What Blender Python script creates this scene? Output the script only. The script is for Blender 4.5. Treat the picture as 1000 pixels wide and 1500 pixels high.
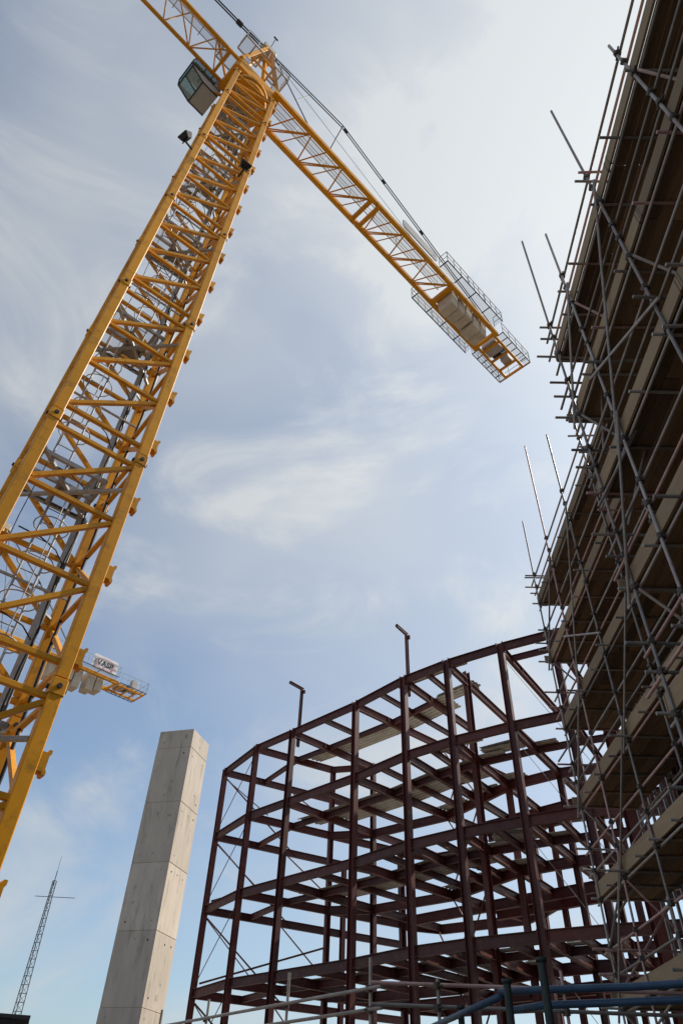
import bpy, bmesh, math, random
from mathutils import Vector, Matrix
random.seed(7)
R = math.radians
for o in list(bpy.data.objects): bpy.data.objects.remove(o)
scn = bpy.context.scene
COL = scn.collection

# ------------------------------------------------------------------ camera
H = 1.6
cam_d = bpy.data.cameras.new('camera'); cam = bpy.data.objects.new('camera', cam_d); COL.objects.link(cam)
cam_d.sensor_fit = 'VERTICAL'; cam_d.sensor_height = 36.0; cam_d.lens = 24.0; cam_d.clip_start = .1; cam_d.clip_end = 6000
VZ = (545.0, -325.0)                                # where plumb lines meet in the picture
zc = Vector(((VZ[0]-500)/1000, -(VZ[1]-750)/1000, -1)).normalized()
ax = Vector((0, 0, -1)); yc = (ax-ax.dot(zc)*zc).normalized(); xc = yc.cross(zc)
rot = Matrix((xc, yc, zc))                          # camera frame -> world frame
cam.matrix_world = Matrix.Translation((0, 0, H)) @ rot.to_4x4()
scn.camera = cam

# ------------------------------------------------------------------ sun and sky
SUN_AZ, SUN_EL = 61.0, 46.0
sund = Vector((math.sin(R(SUN_AZ))*math.cos(R(SUN_EL)), math.cos(R(SUN_AZ))*math.cos(R(SUN_EL)), math.sin(R(SUN_EL))))
sl = bpy.data.lights.new('sun', 'SUN'); sl.energy = 5.0; sl.angle = R(.6); sl.color = (1, .93, .82)
so = bpy.data.objects.new('sun', sl); COL.objects.link(so)
so.rotation_euler = (-sund).to_track_quat('-Z', 'Y').to_euler()
w = bpy.data.worlds.new('World'); scn.world = w; w.use_nodes = True
nt = w.node_tree; N = nt.nodes; LK = nt.links; N.clear()
def nd(t, **k):
    n = N.new(t)
    for a, b in k.items(): setattr(n, a, b)
    return n
def mth(op, a, b=None, c=None, clamp=False):
    n = N.new('ShaderNodeMath'); n.operation = op; n.use_clamp = clamp
    for i, s in enumerate((a, b, c)):
        if s is None: continue
        if isinstance(s, (int, float)): n.inputs[i].default_value = s
        else: LK.new(s, n.inputs[i])
    return n.outputs[0]
sky = nd('ShaderNodeTexSky', sky_type='NISHITA', sun_disc=False, sun_elevation=R(SUN_EL), sun_rotation=R(SUN_AZ),
         air_density=1.0, dust_density=1.6, ozone_density=1.6, altitude=0)
tc = nd('ShaderNodeTexCoord')
sep = nd('ShaderNodeSeparateXYZ'); LK.new(tc.outputs['Generated'], sep.inputs[0])
zz = mth('ADD', mth('MAXIMUM', sep.outputs[2], 0.0), .12)
cmb = nd('ShaderNodeCombineXYZ'); LK.new(mth('DIVIDE', sep.outputs[0], zz), cmb.inputs[0]); LK.new(mth('DIVIDE', sep.outputs[1], zz), cmb.inputs[1])
def noise(vec, scale, detail, rough, dist, stretch, loc=(0, 0, 0), rz=0):
    mp = nd('ShaderNodeMapping'); mp.inputs['Scale'].default_value = stretch; mp.inputs['Location'].default_value = loc; mp.inputs['Rotation'].default_value = (0, 0, rz)
    LK.new(vec, mp.inputs[0])
    n = nd('ShaderNodeTexNoise'); n.inputs['Scale'].default_value = scale; n.inputs['Detail'].default_value = detail
    n.inputs['Roughness'].default_value = rough; n.inputs['Distortion'].default_value = dist
    LK.new(mp.outputs[0], n.inputs['Vector']); return n.outputs['Fac']
def ramp(fac, a, b):
    mr = nd('ShaderNodeMapRange', interpolation_type='SMOOTHSTEP'); mr.inputs[1].default_value = a; mr.inputs[2].default_value = b
    LK.new(fac, mr.inputs[0]); return mr.outputs[0]
DIR = tc.outputs['Generated']
n1 = noise(DIR, 1.5, 3, .5, .4, (1, 1, 1.5), (2.4, 6.7, 0), .5)        # broad veils
n2 = noise(DIR, 2.6, 8, .58, .7, (1, 1, 2.1), (14.4, 14.2, 0), .9)       # wisps lying level
n3 = noise(DIR, 8.0, 8, .6, .5, (1, 1, 1.6), (18.7, 8.4, 0), .2)         # fine break-up
dt = nd('ShaderNodeVectorMath', operation='DOT_PRODUCT'); LK.new(tc.outputs['Generated'], dt.inputs[0]); dt.inputs[1].default_value = sund
cosg = mth('MAXIMUM', dt.outputs['Value'], 0.0)
glow = mth('POWER', cosg, 3.6)                        # thin cirrus scatters forward: brighter and denser-looking near the sun
veil = mth('MULTIPLY', ramp(n1, .25, .75), .8)
wis = mth('MULTIPLY', ramp(n2, .43, .74), .62)
wis = mth('MULTIPLY', wis, mth('ADD', mth('MULTIPLY', n3, 1.1), .4))
dens = mth('ADD', mth('ADD', mth('MULTIPLY', veil, .55), wis), mth('MULTIPLY', glow, .55), clamp=True)
dens = mth('MINIMUM', mth('ADD', dens, .08), .90)
cl_b = mth('ADD', 5.0, mth('MULTIPLY', glow, 2.4))
clc = nd('ShaderNodeMix', data_type='RGBA', blend_type='MULTIPLY'); clc.inputs[0].default_value = 1
clc.inputs[6].default_value = (.955, .99, 1, 1)
cv = nd('ShaderNodeCombineXYZ'); [LK.new(cl_b, cv.inputs[i]) for i in range(3)]; LK.new(cv.outputs[0], clc.inputs[7])
mixs = nd('ShaderNodeMix', data_type='RGBA'); LK.new(dens, mixs.inputs[0]); tint = nd('ShaderNodeMix', data_type='RGBA', blend_type='MULTIPLY'); tint.inputs[0].default_value = 1; tint.inputs[7].default_value = (.89, 1.03, 1.09, 1)
LK.new(sky.outputs[0], tint.inputs[6]); LK.new(tint.outputs[2], mixs.inputs[6]); LK.new(clc.outputs[2], mixs.inputs[7])
bg = nd('ShaderNodeBackground'); bg.inputs[1].default_value = .12; LK.new(mixs.outputs[2], bg.inputs[0])
wo = nd('ShaderNodeOutputWorld'); LK.new(bg.outputs[0], wo.inputs[0])
vs = scn.view_settings; vs.view_transform = 'Standard'; vs.look = 'None'; vs.gamma = 1; vs.exposure = 0.12; vs.use_curve_mapping = False

# ------------------------------------------------------------------ materials
MAT = {}
def material(name, col, rough=.6, metal=0, var=.12, nscale=3.0, dark=None, dark_amt=.0, dscale=1.2, bump=0.0, bscale=20, stretch=(1, 1, 1), rnd=.06, alt=None, alt_amt=0, spec=.4, coord='Object'):
    m = bpy.data.materials.new(name); m.use_nodes = True; t = m.node_tree; n = t.nodes; l = t.links; n.clear()
    out = n.new('ShaderNodeOutputMaterial'); b = n.new('ShaderNodeBsdfPrincipled'); l.new(b.outputs[0], out.inputs[0])
    b.inputs['Roughness'].default_value = rough; b.inputs['Metallic'].default_value = metal; b.inputs['Specular IOR Level'].default_value = spec
    tcn = n.new('ShaderNodeNewGeometry'); mp = n.new('ShaderNodeMapping'); mp.inputs['Scale'].default_value = stretch
    oi = n.new('ShaderNodeObjectInfo')
    l.new(tcn.outputs['Position'], mp.inputs[0])
    if coord == 'local':
        tco = n.new('ShaderNodeTexCoord'); l.new(tco.outputs['Object'], mp.inputs[0])
    def nz(s, d=5, r=.6):
        x = n.new('ShaderNodeTexNoise'); x.inputs['Scale'].default_value = s; x.inputs['Detail'].default_value = d; x.inputs['Roughness'].default_value = r
        l.new(mp.outputs[0], x.inputs['Vector']); return x.outputs['Fac']
    def mr(f, a, b_, c, d):
        x = n.new('ShaderNodeMapRange'); l.new(f, x.inputs[0])
        for i, v in enumerate((a, b_, c, d)): x.inputs[i+1].default_value = v
        return x.outputs[0]
    def mul(colsock, valsock):
        x = n.new('ShaderNodeMix'); x.data_type = 'RGBA'; x.blend_type = 'MULTIPLY'; x.inputs[0].default_value = 1
        c = n.new('ShaderNodeCombineXYZ'); [l.new(valsock, c.inputs[i]) for i in range(3)]
        if isinstance(colsock, tuple): x.inputs[6].default_value = colsock
        else: l.new(colsock, x.inputs[6])
        l.new(c.outputs[0], x.inputs[7]); return x.outputs[2]
    def mixc(f, a, c):
        x = n.new('ShaderNodeMix'); x.data_type = 'RGBA'
        if isinstance(f, float): x.inputs[0].default_value = f
        else: l.new(f, x.inputs[0])
        for i, v in ((6, a), (7, c)):
            if isinstance(v, tuple): x.inputs[i].default_value = v
            else: l.new(v, x.inputs[i])
        return x.outputs[2]
    base = (*col, 1)
    if alt: base = mixc(mr(oi.outputs['Random'], 1-alt_amt-.02, 1-alt_amt+.02, 0, 1), base, (*alt, 1))
    c = mul(base, mr(nz(nscale), .25, .75, 1-var, 1+var))
    c = mul(c, mr(oi.outputs['Random'], 0, 1, 1-rnd, 1+rnd))
    if dark: c = mixc(mr(nz(dscale, 8, .7), .52, .72, 0, dark_amt), c, (*dark, 1))
    l.new(c, b.inputs['Base Color'])
    l.new(mr(nz(nscale*2.3), .3, .7, rough-.08, min(1, rough+.1)), b.inputs['Roughness'])
    if bump:
        bp = n.new('ShaderNodeBump'); bp.inputs['Strength'].default_value = bump; bp.inputs['Distance'].default_value = .02
        l.new(nz(bscale, 6), bp.inputs['Height']); l.new(bp.outputs[0], b.inputs['Normal'])
    MAT[name] = m; return m
material('yellow', (.66, .285, .010), .46, var=.10, nscale=2, dark=(.20, .10, .025), dark_amt=.7, dscale=3.1, rnd=.12, spec=.25)
material('cream', (.55, .47, .36), .6, dark=(.3, .2, .1), dark_amt=.6, dscale=6)
material('galv', (.36, .365, .37), .6, .25, var=.25, nscale=6, rnd=.15)
material('dark_metal', (.035, .036, .04), .5, .3)
material('rubber', (.015, .015, .017), .6)
material('concrete', (.52, .452, .38), .85, var=.13, nscale=1.1, dark=(.25, .215, .18), dark_amt=.85, dscale=1.5, bump=.4, bscale=9, stretch=(1.6, 1.6, .3), rnd=.12)
material('patch', (.36, .32, .275), .9, var=.2)
material('block', (.53, .455, .365), .85, var=.14, nscale=2, dark=(.25, .22, .18), dark_amt=.6, bump=.3, rnd=.06)
material('oxide', (.088, .019, .017), .5, 0, var=.18, nscale=2.0, dark=(.16, .07, .05), dark_amt=.5, dscale=3, rnd=.28)
material('deck', (.56, .54, .49), .5, .15, var=.22, nscale=2.5, dark=(.25, .19, .12), dark_amt=.5)
material('tube', (.34, .315, .295), .5, .3, var=.25, nscale=5, dark=(.31, .165, .15), dark_amt=.75, dscale=1.1, rnd=.42, alt=(.35, .225, .21), alt_amt=.25)
material('clamp', (.10, .085, .075), .6, .5, var=.3, nscale=20)
material('timber', (.21, .135, .078), .85, var=.25, nscale=3, dark=(.07, .045, .03), dark_amt=.7, dscale=2, stretch=(9, .7, 9), rnd=.45, bump=.25, bscale=8)
material('toe_timber', (.25, .185, .115), .8, var=.2, nscale=3, dark=(.17, .12, .08), dark_amt=.6, dscale=1.5, stretch=(4, .7, 9), rnd=.34, bump=.25, bscale=8)
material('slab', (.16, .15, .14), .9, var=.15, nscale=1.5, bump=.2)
material('interior_shade', (.10, .092, .085), .9, var=.15)  # dark colour standing in for the unlit interior behind the studs
material('white', (.74, .73, .74), .45, var=.06, rnd=.02)
material('red_print', (.72, .40, .43), .5, var=.05)
material('black_print', (.02, .02, .02), .5)
material('cab_grey', (.40, .385, .37), .5, var=.1)
material('blue_pipe', (.035, .072, .13), .5, .1, var=.25, nscale=9, dark=(.03, .06, .1), dark_amt=.6, dscale=8)
material('green_post', (.035, .045, .04), .6, .2, var=.3, nscale=8)
material('blue_motor', (.05, .16, .42), .45)
material('felt', (.02, .018, .018), .9)
material('ground', (.165, .142, .115), .95, var=.3, nscale=.5, dark=(.07, .06, .05), dark_amt=.7, dscale=.12, bump=.6, bscale=4)
material('render_wall', (.3, .27, .24), .9)
def see_through(name, col, fac, gloss=False):
    m = bpy.data.materials.new(name); m.use_nodes = True; t = m.node_tree; n = t.nodes; n.clear()
    out = n.new('ShaderNodeOutputMaterial'); mx = n.new('ShaderNodeMixShader'); tr = n.new('ShaderNodeBsdfTransparent')
    b = n.new('ShaderNodeBsdfGlossy' if gloss else 'ShaderNodeBsdfDiffuse'); b.inputs[0].default_value = (*col, 1)
    if gloss: b.inputs['Roughness'].default_value = .03; tr.inputs[0].default_value = (.62, .74, .74, 1)
    mx.inputs[0].default_value = fac
    t.links.new(tr.outputs[0], mx.inputs[1]); t.links.new(b.outputs[0], mx.inputs[2]); t.links.new(mx.outputs[0], out.inputs[0]); MAT[name] = m
see_through('mesh_floor', (.22, .21, .22), .27)
see_through('glass', (.75, .82, .85), .22, True)

# ------------------------------------------------------------------ helpers
def link(o, parent=None):
    COL.objects.link(o)
    if parent is not None: o.parent = parent
    return o
MESH = {}
def prism(profile, closed=True):
    n = len(profile); v = [(x, y, 0) for x, y in profile]+[(x, y, 1) for x, y in profile]
    f = [(i, (i+1) % n, n+(i+1) % n, n+i) for i in range(n)]
    f += [tuple(range(n-1, -1, -1)), tuple(range(n, 2*n))]
    return v, f
def circ(n): return [(math.cos(2*math.pi*i/n), math.sin(2*math.pi*i/n)) for i in range(n)]
def chamf(c=.1): a = .5; b = .5-c; return [(a, -b), (a, b), (b, a), (-b, a), (-a, b), (-a, -b), (-b, -a), (b, -a)]
ft, wt = .06, .07                                    # flange and web half ratios of an I-section
IB = [(-.5, -.5), (.5, -.5), (.5, -.5+ft), (wt/2, -.5+ft), (wt/2, .5-ft), (.5, .5-ft), (.5, .5), (-.5, .5), (-.5, .5-ft), (-wt/2, .5-ft), (-wt/2, -.5+ft), (-.5, -.5+ft)]
CH = [(-.5, -.5), (.5, -.5), (.5, -.35), (-.38, -.35), (-.38, .35), (.5, .35), (.5, .5), (-.5, .5)]
PROF = {'tube': circ(10), 'box': chamf(.07), 'ibeam': IB, 'channel': CH, 'sharp': [(.5, -.5), (.5, .5), (-.5, .5), (-.5, -.5)]}
def umesh(kind, mat):
    k = (kind, mat)
    if k not in MESH:
        v, f = prism(PROF[kind]); m = bpy.data.meshes.new(kind+'_'+mat); m.from_pydata(v, [], f); m.materials.append(MAT[mat])
        if kind == 'tube':
            for p in m.polygons: p.use_smooth = len(p.vertices) == 4
        m.update(); MESH[k] = m
    return MESH[k]
def frame_m(p, q, up=(0, 0, 1)):
    p, q = Vector(p), Vector(q); z = q-p; L = z.length; z = z/L; u = Vector(up)
    if abs(z.dot(u)) > .995: u = Vector((0, 1, 0))
    x = u.cross(z).normalized(); y = z.cross(x)
    return Matrix((x, y, z)).transposed().to_4x4(), L
def bar(name, kind, mat, p, q, sx, sy=None, parent=None, up=(0, 0, 1), yaw=None):
    """a straight member from p to q: sx wide, sy deep (y follows up)"""
    if yaw is not None: up = (math.cos(yaw), math.sin(yaw), 0)
    m, L = frame_m(p, q, up); sy = sx if sy is None else sy
    o = bpy.data.objects.new(name, umesh(kind, mat))
    o.matrix_basis = Matrix.Translation(p) @ m @ Matrix.Diagonal((sx, sy, L, 1))
    return link(o, parent)
def tube(name, p, q, r=.024, parent=None, mat='tube'): return bar(name, 'tube', mat, p, q, r, r, parent)
def box(name, mat, c, size, parent=None, rz=0, kind='box'):
    o = bpy.data.objects.new(name, umesh(kind, mat))
    o.matrix_basis = Matrix.Translation(c) @ Matrix.Rotation(rz, 4, 'Z') @ Matrix.Diagonal((size[0], size[1], size[2], 1)) @ Matrix.Translation((0, 0, -.5))
    return link(o, parent)
def mesh_obj(name, v, f, mat, parent=None, smooth=False):
    m = bpy.data.meshes.new(name); m.from_pydata([tuple(a) for a in v], [], f); m.materials.append(MAT[mat])
    if smooth: [setattr(p, 'use_smooth', True) for p in m.polygons]
    m.update(); return link(bpy.data.objects.new(name, m), parent)
def poly_tube(name, pts, r, mat, parent=None, n=8):
    """a bent pipe through pts, one mesh"""
    pts = [Vector(p) for p in pts]; v = []; f = []
    for i, p in enumerate(pts):
        d = (pts[min(i+1, len(pts)-1)]-pts[max(i-1, 0)]).normalized()
        u = Vector((0, 0, 1)) if abs(d.z) < .95 else Vector((1, 0, 0)); x = u.cross(d).normalized(); y = d.cross(x)
        for k in range(n): a = 2*math.pi*k/n; v.append(p+x*r*math.cos(a)+y*r*math.sin(a))
    for i in range(len(pts)-1):
        for k in range(n): f.append((i*n+k, i*n+(k+1) % n, (i+1)*n+(k+1) % n, (i+1)*n+k))
    f += [tuple(range(n-1, -1, -1)), tuple((len(pts)-1)*n+k for k in range(n))]
    return mesh_obj(name, v, f, mat, parent, True)
def thing(name, label, cat, loc=(0, 0, 0), rz=0, group=None):
    o = bpy.data.objects.new(name, None); o.empty_display_size = .3; link(o); o.location = loc; o.rotation_euler = (0, 0, rz)
    return tag(o, label, cat, group)
def tag(o, label, cat, group=None):
    o['label'] = label; o['category'] = cat
    if group: o['group'] = group
    return o
def V(*a): return Vector(a)
def azv(a): return Vector((math.sin(R(a)), math.cos(R(a)), 0))

# ------------------------------------------------------------------ ground
g = mesh_obj('ground', [(-3000, -3000, 0), (3000, -3000, 0), (3000, 3000, 0), (-3000, 3000, 0)], [(0, 1, 2, 3)], 'ground'); g['kind'] = 'structure'

# ------------------------------------------------------------------ concrete shaft
LIFT = 3.7; TOPZ = H+21.35
core = thing('concrete_shaft', 'tall pale square concrete shaft standing alone left of the steel frame', 'concrete shaft', (-10.62, 47.75, 0), R(-16.3))
joints = [TOPZ, TOPZ-1.31]+[TOPZ-1.31-LIFT*i for i in range(1, 6)]; joints.append(0)
def lift_mesh(name, wx, wy, z0, z1, parent):
    bm = bmesh.new(); g_ = .012
    def bx(a, b, c, d, e, f_):
        vs_ = [bm.verts.new(p) for p in ((a, c, e), (b, c, e), (b, d, e), (a, d, e), (a, c, f_), (b, c, f_), (b, d, f_), (a, d, f_))]
        fs = [bm.faces.new([vs_[i] for i in q]) for q in ((3, 2, 1, 0), (4, 5, 6, 7), (0, 1, 5, 4), (1, 2, 6, 5), (2, 3, 7, 6), (3, 0, 4, 7))]
        return fs
    bx(-wx/2, wx/2, -wy/2, wy/2, z0+g_, z1-g_)
    bmesh.ops.bevel(bm, geom=list(bm.edges), offset=.018, segments=1, affect='EDGES')
    m = bpy.data.meshes.new(name); bm.to_mesh(m); bm.free(); m.materials.append(MAT['concrete'])
    return link(bpy.data.objects.new(name, m), parent)
for i in range(len(joints)-1):
    jx, jy = random.uniform(-.012, .012), random.uniform(-.012, .012)
    lf = lift_mesh('concrete_lift', 2.6+jx, 2.7+jy, joints[i+1], joints[i], core)
    for fx in (-.85, 0, .85):
        for hz in (.5, joints[i]-joints[i+1]-.45):
            if joints[i]-joints[i+1] < 2 and hz > .6: continue
            for k in range(2):
                if random.random() < .45: continue
                jz = joints[i+1]+hz+random.uniform(-.05, .05)
                if k == 0: p, q = (fx, -1.348+jy/2-.02, jz), (fx, -1.335, jz)
                else: p, q = (1.298+jx/2+.02, fx, jz), (1.28, fx, jz)
                tube('tie_hole', p, q, .05, lf, 'felt' if random.random() < .3 else 'patch')
    for _ in range(2):
        a_, h_ = random.uniform(-.9, .9), joints[i+1]+random.uniform(.15, .9)*(joints[i]-joints[i+1]); w_, v_ = random.uniform(.12, .3), random.uniform(.12, .3)
        if random.random() < .55: box('repair_patch', 'patch', (a_, -1.35-jy/2, h_), (w_, .012, v_), lf)
        else: box('repair_patch', 'patch', (1.30+jx/2, a_, h_), (.012, w_, v_), lf)
mesh_obj('joint_core', *prism([(1.27, -1.32), (1.27, 1.32), (-1.27, 1.32), (-1.27, -1.32)]), 'concrete', core).scale = (1, 1, TOPZ-.1)

# ------------------------------------------------------------------ tower crane
def text_mesh(name, s, size, mat, parent, ext=.01):
    cu = bpy.data.curves.new('lettering', 'FONT'); cu.body = s; cu.size = size; cu.extrude = ext; cu.align_x = 'CENTER'; cu.align_y = 'CENTER'; cu.offset = .018
    t = bpy.data.objects.new('tmp', cu); COL.objects.link(t); bpy.context.view_layer.update()
    m = bpy.data.meshes.new_from_object(t.evaluated_get(bpy.context.evaluated_depsgraph_get())); bpy.data.objects.remove(t)
    m.materials.clear(); m.materials.append(MAT[mat]); return link(bpy.data.objects.new(name, m), parent)
def handrail(parent, p0, p1, h=1.1, n=4, mat='galv', r=.02, levels=(.5, 1.0), name='handrail'):
    p0, p1 = Vector(p0), Vector(p1); up = V(0, 0, h)
    top = tube(name, p0+up, p1+up, r, parent, mat)
    tube(name, p0+up*.5, p1+up*.5, r*.8, parent, mat)
    for i in range(n+1):
        a = p0.lerp(p1, i/n); tube('handrail_post', a, a+up, r, parent, mat)
def crane(P, label):
    root = thing('tower_crane', label, 'tower crane', P['loc'], P['rz'], 'tower cranes')
    if P.get('lean'): root.rotation_euler = P['lean']
    W = P['mast_w']/2; cs = P['chord']; Y = 'yellow'
    corners = [V(-W, -W, 0), V(W, -W, 0), V(W, W, 0), V(-W, W, 0)]     # FL FR BR BL
    # mast
    zs = P['joints']; top = P['top']
    bounds = zs+[top]
    for si in range(len(bounds)-1):
        z0, z1 = bounds[si], bounds[si+1]; hh = z1-z0
        for ci, c in enumerate(corners):
            ch = bar('mast_chord', 'box', Y, c+V(0, 0, z0+.01), c+V(0, 0, z1-.01), cs, cs, root, yaw=0)
            if P['detail']:
                cx, cy = (1 if c.x > 0 else -1), (1 if c.y > 0 else -1)
                # joint sleeve, pins and lugs stay with the chord
                for dz in (hh-.17,):
                    sl_ = bar('joint_sleeve', 'box', Y, c+V(0, 0, z0+dz-.14), c+V(0, 0, z0+dz+.14), cs+.035, cs+.035, root, yaw=0)
                    for ax_ in (V(1, 0, 0), V(0, 1, 0)):
                        pc = c+V(0, 0, z0+dz)
                        tube('joint_pin', pc-ax_*(cs/2+.055), pc+ax_*(cs/2+.055), .045, root, 'dark_metal')
                if ci in (1, 3) or True:
                    s = 1 if ci in (1, 2) else -1
                    k = 0
                    while .48+k*1.87 < hh-.2 and ci == 1:
                        zc_ = z0+.48+k*1.87; k += 1
                        a = c+V(s*cs/2, 0, 0)
                        lx = [(0, -.15), (.08, -.15), (.1, -.2), (.15, -.2), (.15, -.14), (.125, -.1), (.125, .1), (.15, .14), (.15, .2), (.1, .2), (.08, .15), (0, .15)]
                        v = [(s*x, -.1, z) for x, z in lx]+[(s*x, .1, z) for x, z in lx]; nn = len(lx)
                        f = [(i, (i+1) % nn, nn+(i+1) % nn, nn+i) for i in range(nn)]+[tuple(range(nn-1, -1, -1)), tuple(range(nn, 2*nn))]
                        key = ('lug', s)
                        if key not in MESH:
                            m = bpy.data.meshes.new('climbing_lug'); m.from_pydata(v, [], f); m.materials.append(MAT[Y]); m.update(); MESH[key] = m
                        o = bpy.data.objects.new('climbing_lug', MESH[key]); o.location = a+V(0, 0, zc_); link(o, root)
        if hh < 3: npan = 1
        elif hh < 5: npan = 2
        else: npan = 3
        nodes = [z0+.3+(hh-.65)*k/npan for k in range(npan+1)]
        for ci in range(4):
            a, b = corners[ci], corners[(ci+1) % 4]
            d = (b-a).normalized()*cs/2
            for z in nodes: bar('horizontal_brace', 'box', Y, a+d+V(0, 0, z), b-d+V(0, 0, z), .10, .10, root)
            for k in range(npan):
                bar('diagonal_brace', 'box', Y, a+d+V(0, 0, nodes[k]+.10), b-d+V(0, 0, nodes[k+1]-.10), .10, .10, root)
        if P['detail']:
            # rest platform just under the joint, ladder up to the next one
            pz = z1-.85
            x0, x1, y0, y1 = -W+.15, W-.45, -W+.3, W-.2
            fl = mesh_obj('rest_platform', [(x0, y0, pz), (x1, y0, pz), (x1, y1, pz), (x0, y1, pz)], [(0, 1, 2, 3)], 'mesh_floor', root)
            for p, q in (((x0, y0), (x1, y0)), ((x1, y0), (x1, y1)), ((x1, y1), (x0, y1)), ((x0, y1), (x0, y0)), ((x0, 0), (x1, 0)), ((-.2, y0), (-.2, y1)), ((.3, y0), (.3, y1))):
                bar('platform_frame', 'channel', 'galv', (*p, pz-.04), (*q, pz-.04), .07, .1, root)
            mesh_obj('trap_door', [(-.2, 0, pz+.03), (.35, 0, pz+.03), (.35, .55, pz+.03), (-.2, .55, pz+.03), (-.2, 0, pz+.06), (.35, 0, pz+.06), (.35, .55, pz+.06), (-.2, .55, pz+.06)],
                     [(3, 2, 1, 0), (4, 5, 6, 7), (0, 1, 5, 4), (1, 2, 6, 5), (2, 3, 7, 6), (3, 0, 4, 7)], 'cab_grey', root)
            bar('platform_support', 'box', 'galv', (-W+.1, -W+.1, pz-.12), (W-.1, W-.1, pz-.12), .08, .08, root)
            bar('platform_support', 'box', 'galv', (W-.1, -W+.1, pz-.2), (-W+.1, W-.1, pz-.2), .08, .08, root)
            for p, q in (((x0, y0), (x1, y0)), ((x1, y0), (x1, y1))):
                pass
            lxm = -.35 if si % 2 else .05; ly = .55
            la = tube('ladder', (lxm-.2, ly, z0+.1), (lxm-.2, ly, z1+.3), .025, root, 'galv')
            tube('ladder', (lxm+.2, ly, z0+.1), (lxm+.2, ly, z1+.3), .025, root, 'galv')
            zr = z0+.2
            while zr < z1: tube('ladder_rung', (lxm-.2, ly, zr), (lxm+.2, ly, zr), .013, root, 'galv'); zr += .42
            for k in range(5):
                zh = z0+.9+k*.95
                if zh > z1-1: break
                pts = [(lxm-.2, ly, zh)]+[(lxm+.36*math.cos(a), ly-.28+.36*math.sin(a), zh) for a in [math.pi*(.80+1.40*j/12) for j in range(13)]]+[(lxm+.2, ly, zh)]
                poly_tube('ladder_hoop', pts, .014, 'galv', root, 6)
            for a in (1.5,):
                aa = math.pi*a
                tube('hoop_strap', (lxm+.36*math.cos(aa), ly-.28+.36*math.sin(aa), z0+.9), (lxm+.36*math.cos(aa), ly-.28+.36*math.sin(aa), min(z1-1, z0+4.7)), .012, root, 'galv')
            bar('ladder_bracket', 'box', 'galv', (-W, ly+.05, z0+2.5), (W, ly+.05, z0+2.5), .05, .05, root)
    if P['detail']:
        # cable tray, power cable and a pair of loose ropes run the whole mast
        bar('cable_tray', 'channel', 'galv', (W-.38, W-.3, 0), (W-.38, W-.3, top-1), .17, .08, root, yaw=.6)
        pts = [(W-.36+.03*math.sin(z*2.3), W-.40+.03*math.cos(z*1.7), z) for z in [i*.8 for i in range(int(top/.8))]]
        poly_tube('cable_bundle', pts, .028, 'rubber', root, 6)
        pts = [(W-.02+.02*math.sin(z*1.3), .45+.03*math.sin(z*.7), z) for z in [i*1.2 for i in range(int(top/1.2))]]
        poly_tube('power_cable', pts, .035, 'rubber', root, 6)
        poly_tube('signal_cable', [(-.6+.04*math.sin(z), .1, z) for z in [i*1.2 for i in range(int(top/1.2))]], .01, 'rubber', root, 5)
        zt = 2.0
        while zt < top-2:
            bar('tray_bracket', 'box', 'galv', (W-.42, W-.28, zt), (W, W, zt), .05, .05, root); zt += 3.7
        zt = 3.0
        while zt < top-3:
            poly_tube('cable_loop', [(W-.4, W-.45, zt), (W-.7, .2, zt+.02), (-.1, -.05, zt-.03), (-.55, .1, zt+.1)], .016, 'rubber', root, 6); zt += 1.87
    # head: slewing ring and turntable
    jz = P['jz']; sr = Matrix.Rotation(P['slew'], 4, 'Z')
    hd = root
    def S(u, v, z): q = sr @ V(u, -v, 0); return V(q.x, q.y, z)           # slewing frame: u along counter jib, v across
    slew = P['slew']
    def sbox(name, mat, u, v, z, size, parent=hd): return box(name, mat, S(u, v, z), size, parent, slew)
    def sbar(name, kind, mat, a, b, sx, sy=None, parent=hd): return bar(name, kind, mat, S(*a), S(*b), sx, sy, parent)
    for z0, z1, r, m in ((top, top+.25, 1.06, Y), (top+.26, top+.5, .95, 'dark_metal'), (top+.51, top+.75, 1.1, Y)):
        n = 28; v, f = prism([(r*math.cos(2*math.pi*i/n), r*math.sin(2*math.pi*i/n)) for i in range(n)])
        o = mesh_obj('slewing_ring', v, f, m, hd); o.location = (0, 0, z0); o.scale = (1, 1, z1-z0)
    hw = P['width']/2
    sbox('turntable', Y, 0, 0, jz-.15, (2.6, 2*hw-.1, 1.1))
    for u, v in ((.75, .45), (.75, -.45), (-.75, .45), (-.75, -.45)):
        sbox('slew_motor', 'cab_grey', u*1.2, v*1.3, jz+.75, (.35, .35, .7))
    # A-frame
    AZ = jz+P['apex']; au = P.get('apex_u', 0)
    for v in (-1, 1):
        sbar('head_leg', 'box', Y, (1.2, v*(hw-.1), jz+.4), (au+.15, v*.28, AZ), .2, .2)
        sbar('head_leg', 'box', Y, (-1.2, v*(hw-.1), jz+.4), (au-.15, v*.28, AZ), .2, .2)
        for t in (.3, .6):
            a = V(1.2, v*(hw-.1), jz+.4).lerp(V(au+.15, v*.28, AZ), t); b = V(-1.2, v*(hw-.1), jz+.4).lerp(V(au-.15, v*.28, AZ), t)
            sbar('head_strut', 'box', Y, a, b, .1)
    for t in (.3, .6):
        for su in (1, -1):
            a = V(su*1.2, hw-.1, jz+.4).lerp(V(au+su*.15, .28, AZ), t); b = V(a.x, -a.y, a.z); sbar('head_strut', 'box', Y, a, b, .1)
    sbox('head_cap', 'cream', au, 0, AZ+.1, (.9, .8, .5))
    for u in (-.22, .22):
        q = S(au+u, 0, AZ+.45); p1 = S(au+u, -.3, AZ+.45); p2 = S(au+u, .3, AZ+.45); tube('head_sheave', p1, p2, .22, hd, 'cream')
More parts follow.
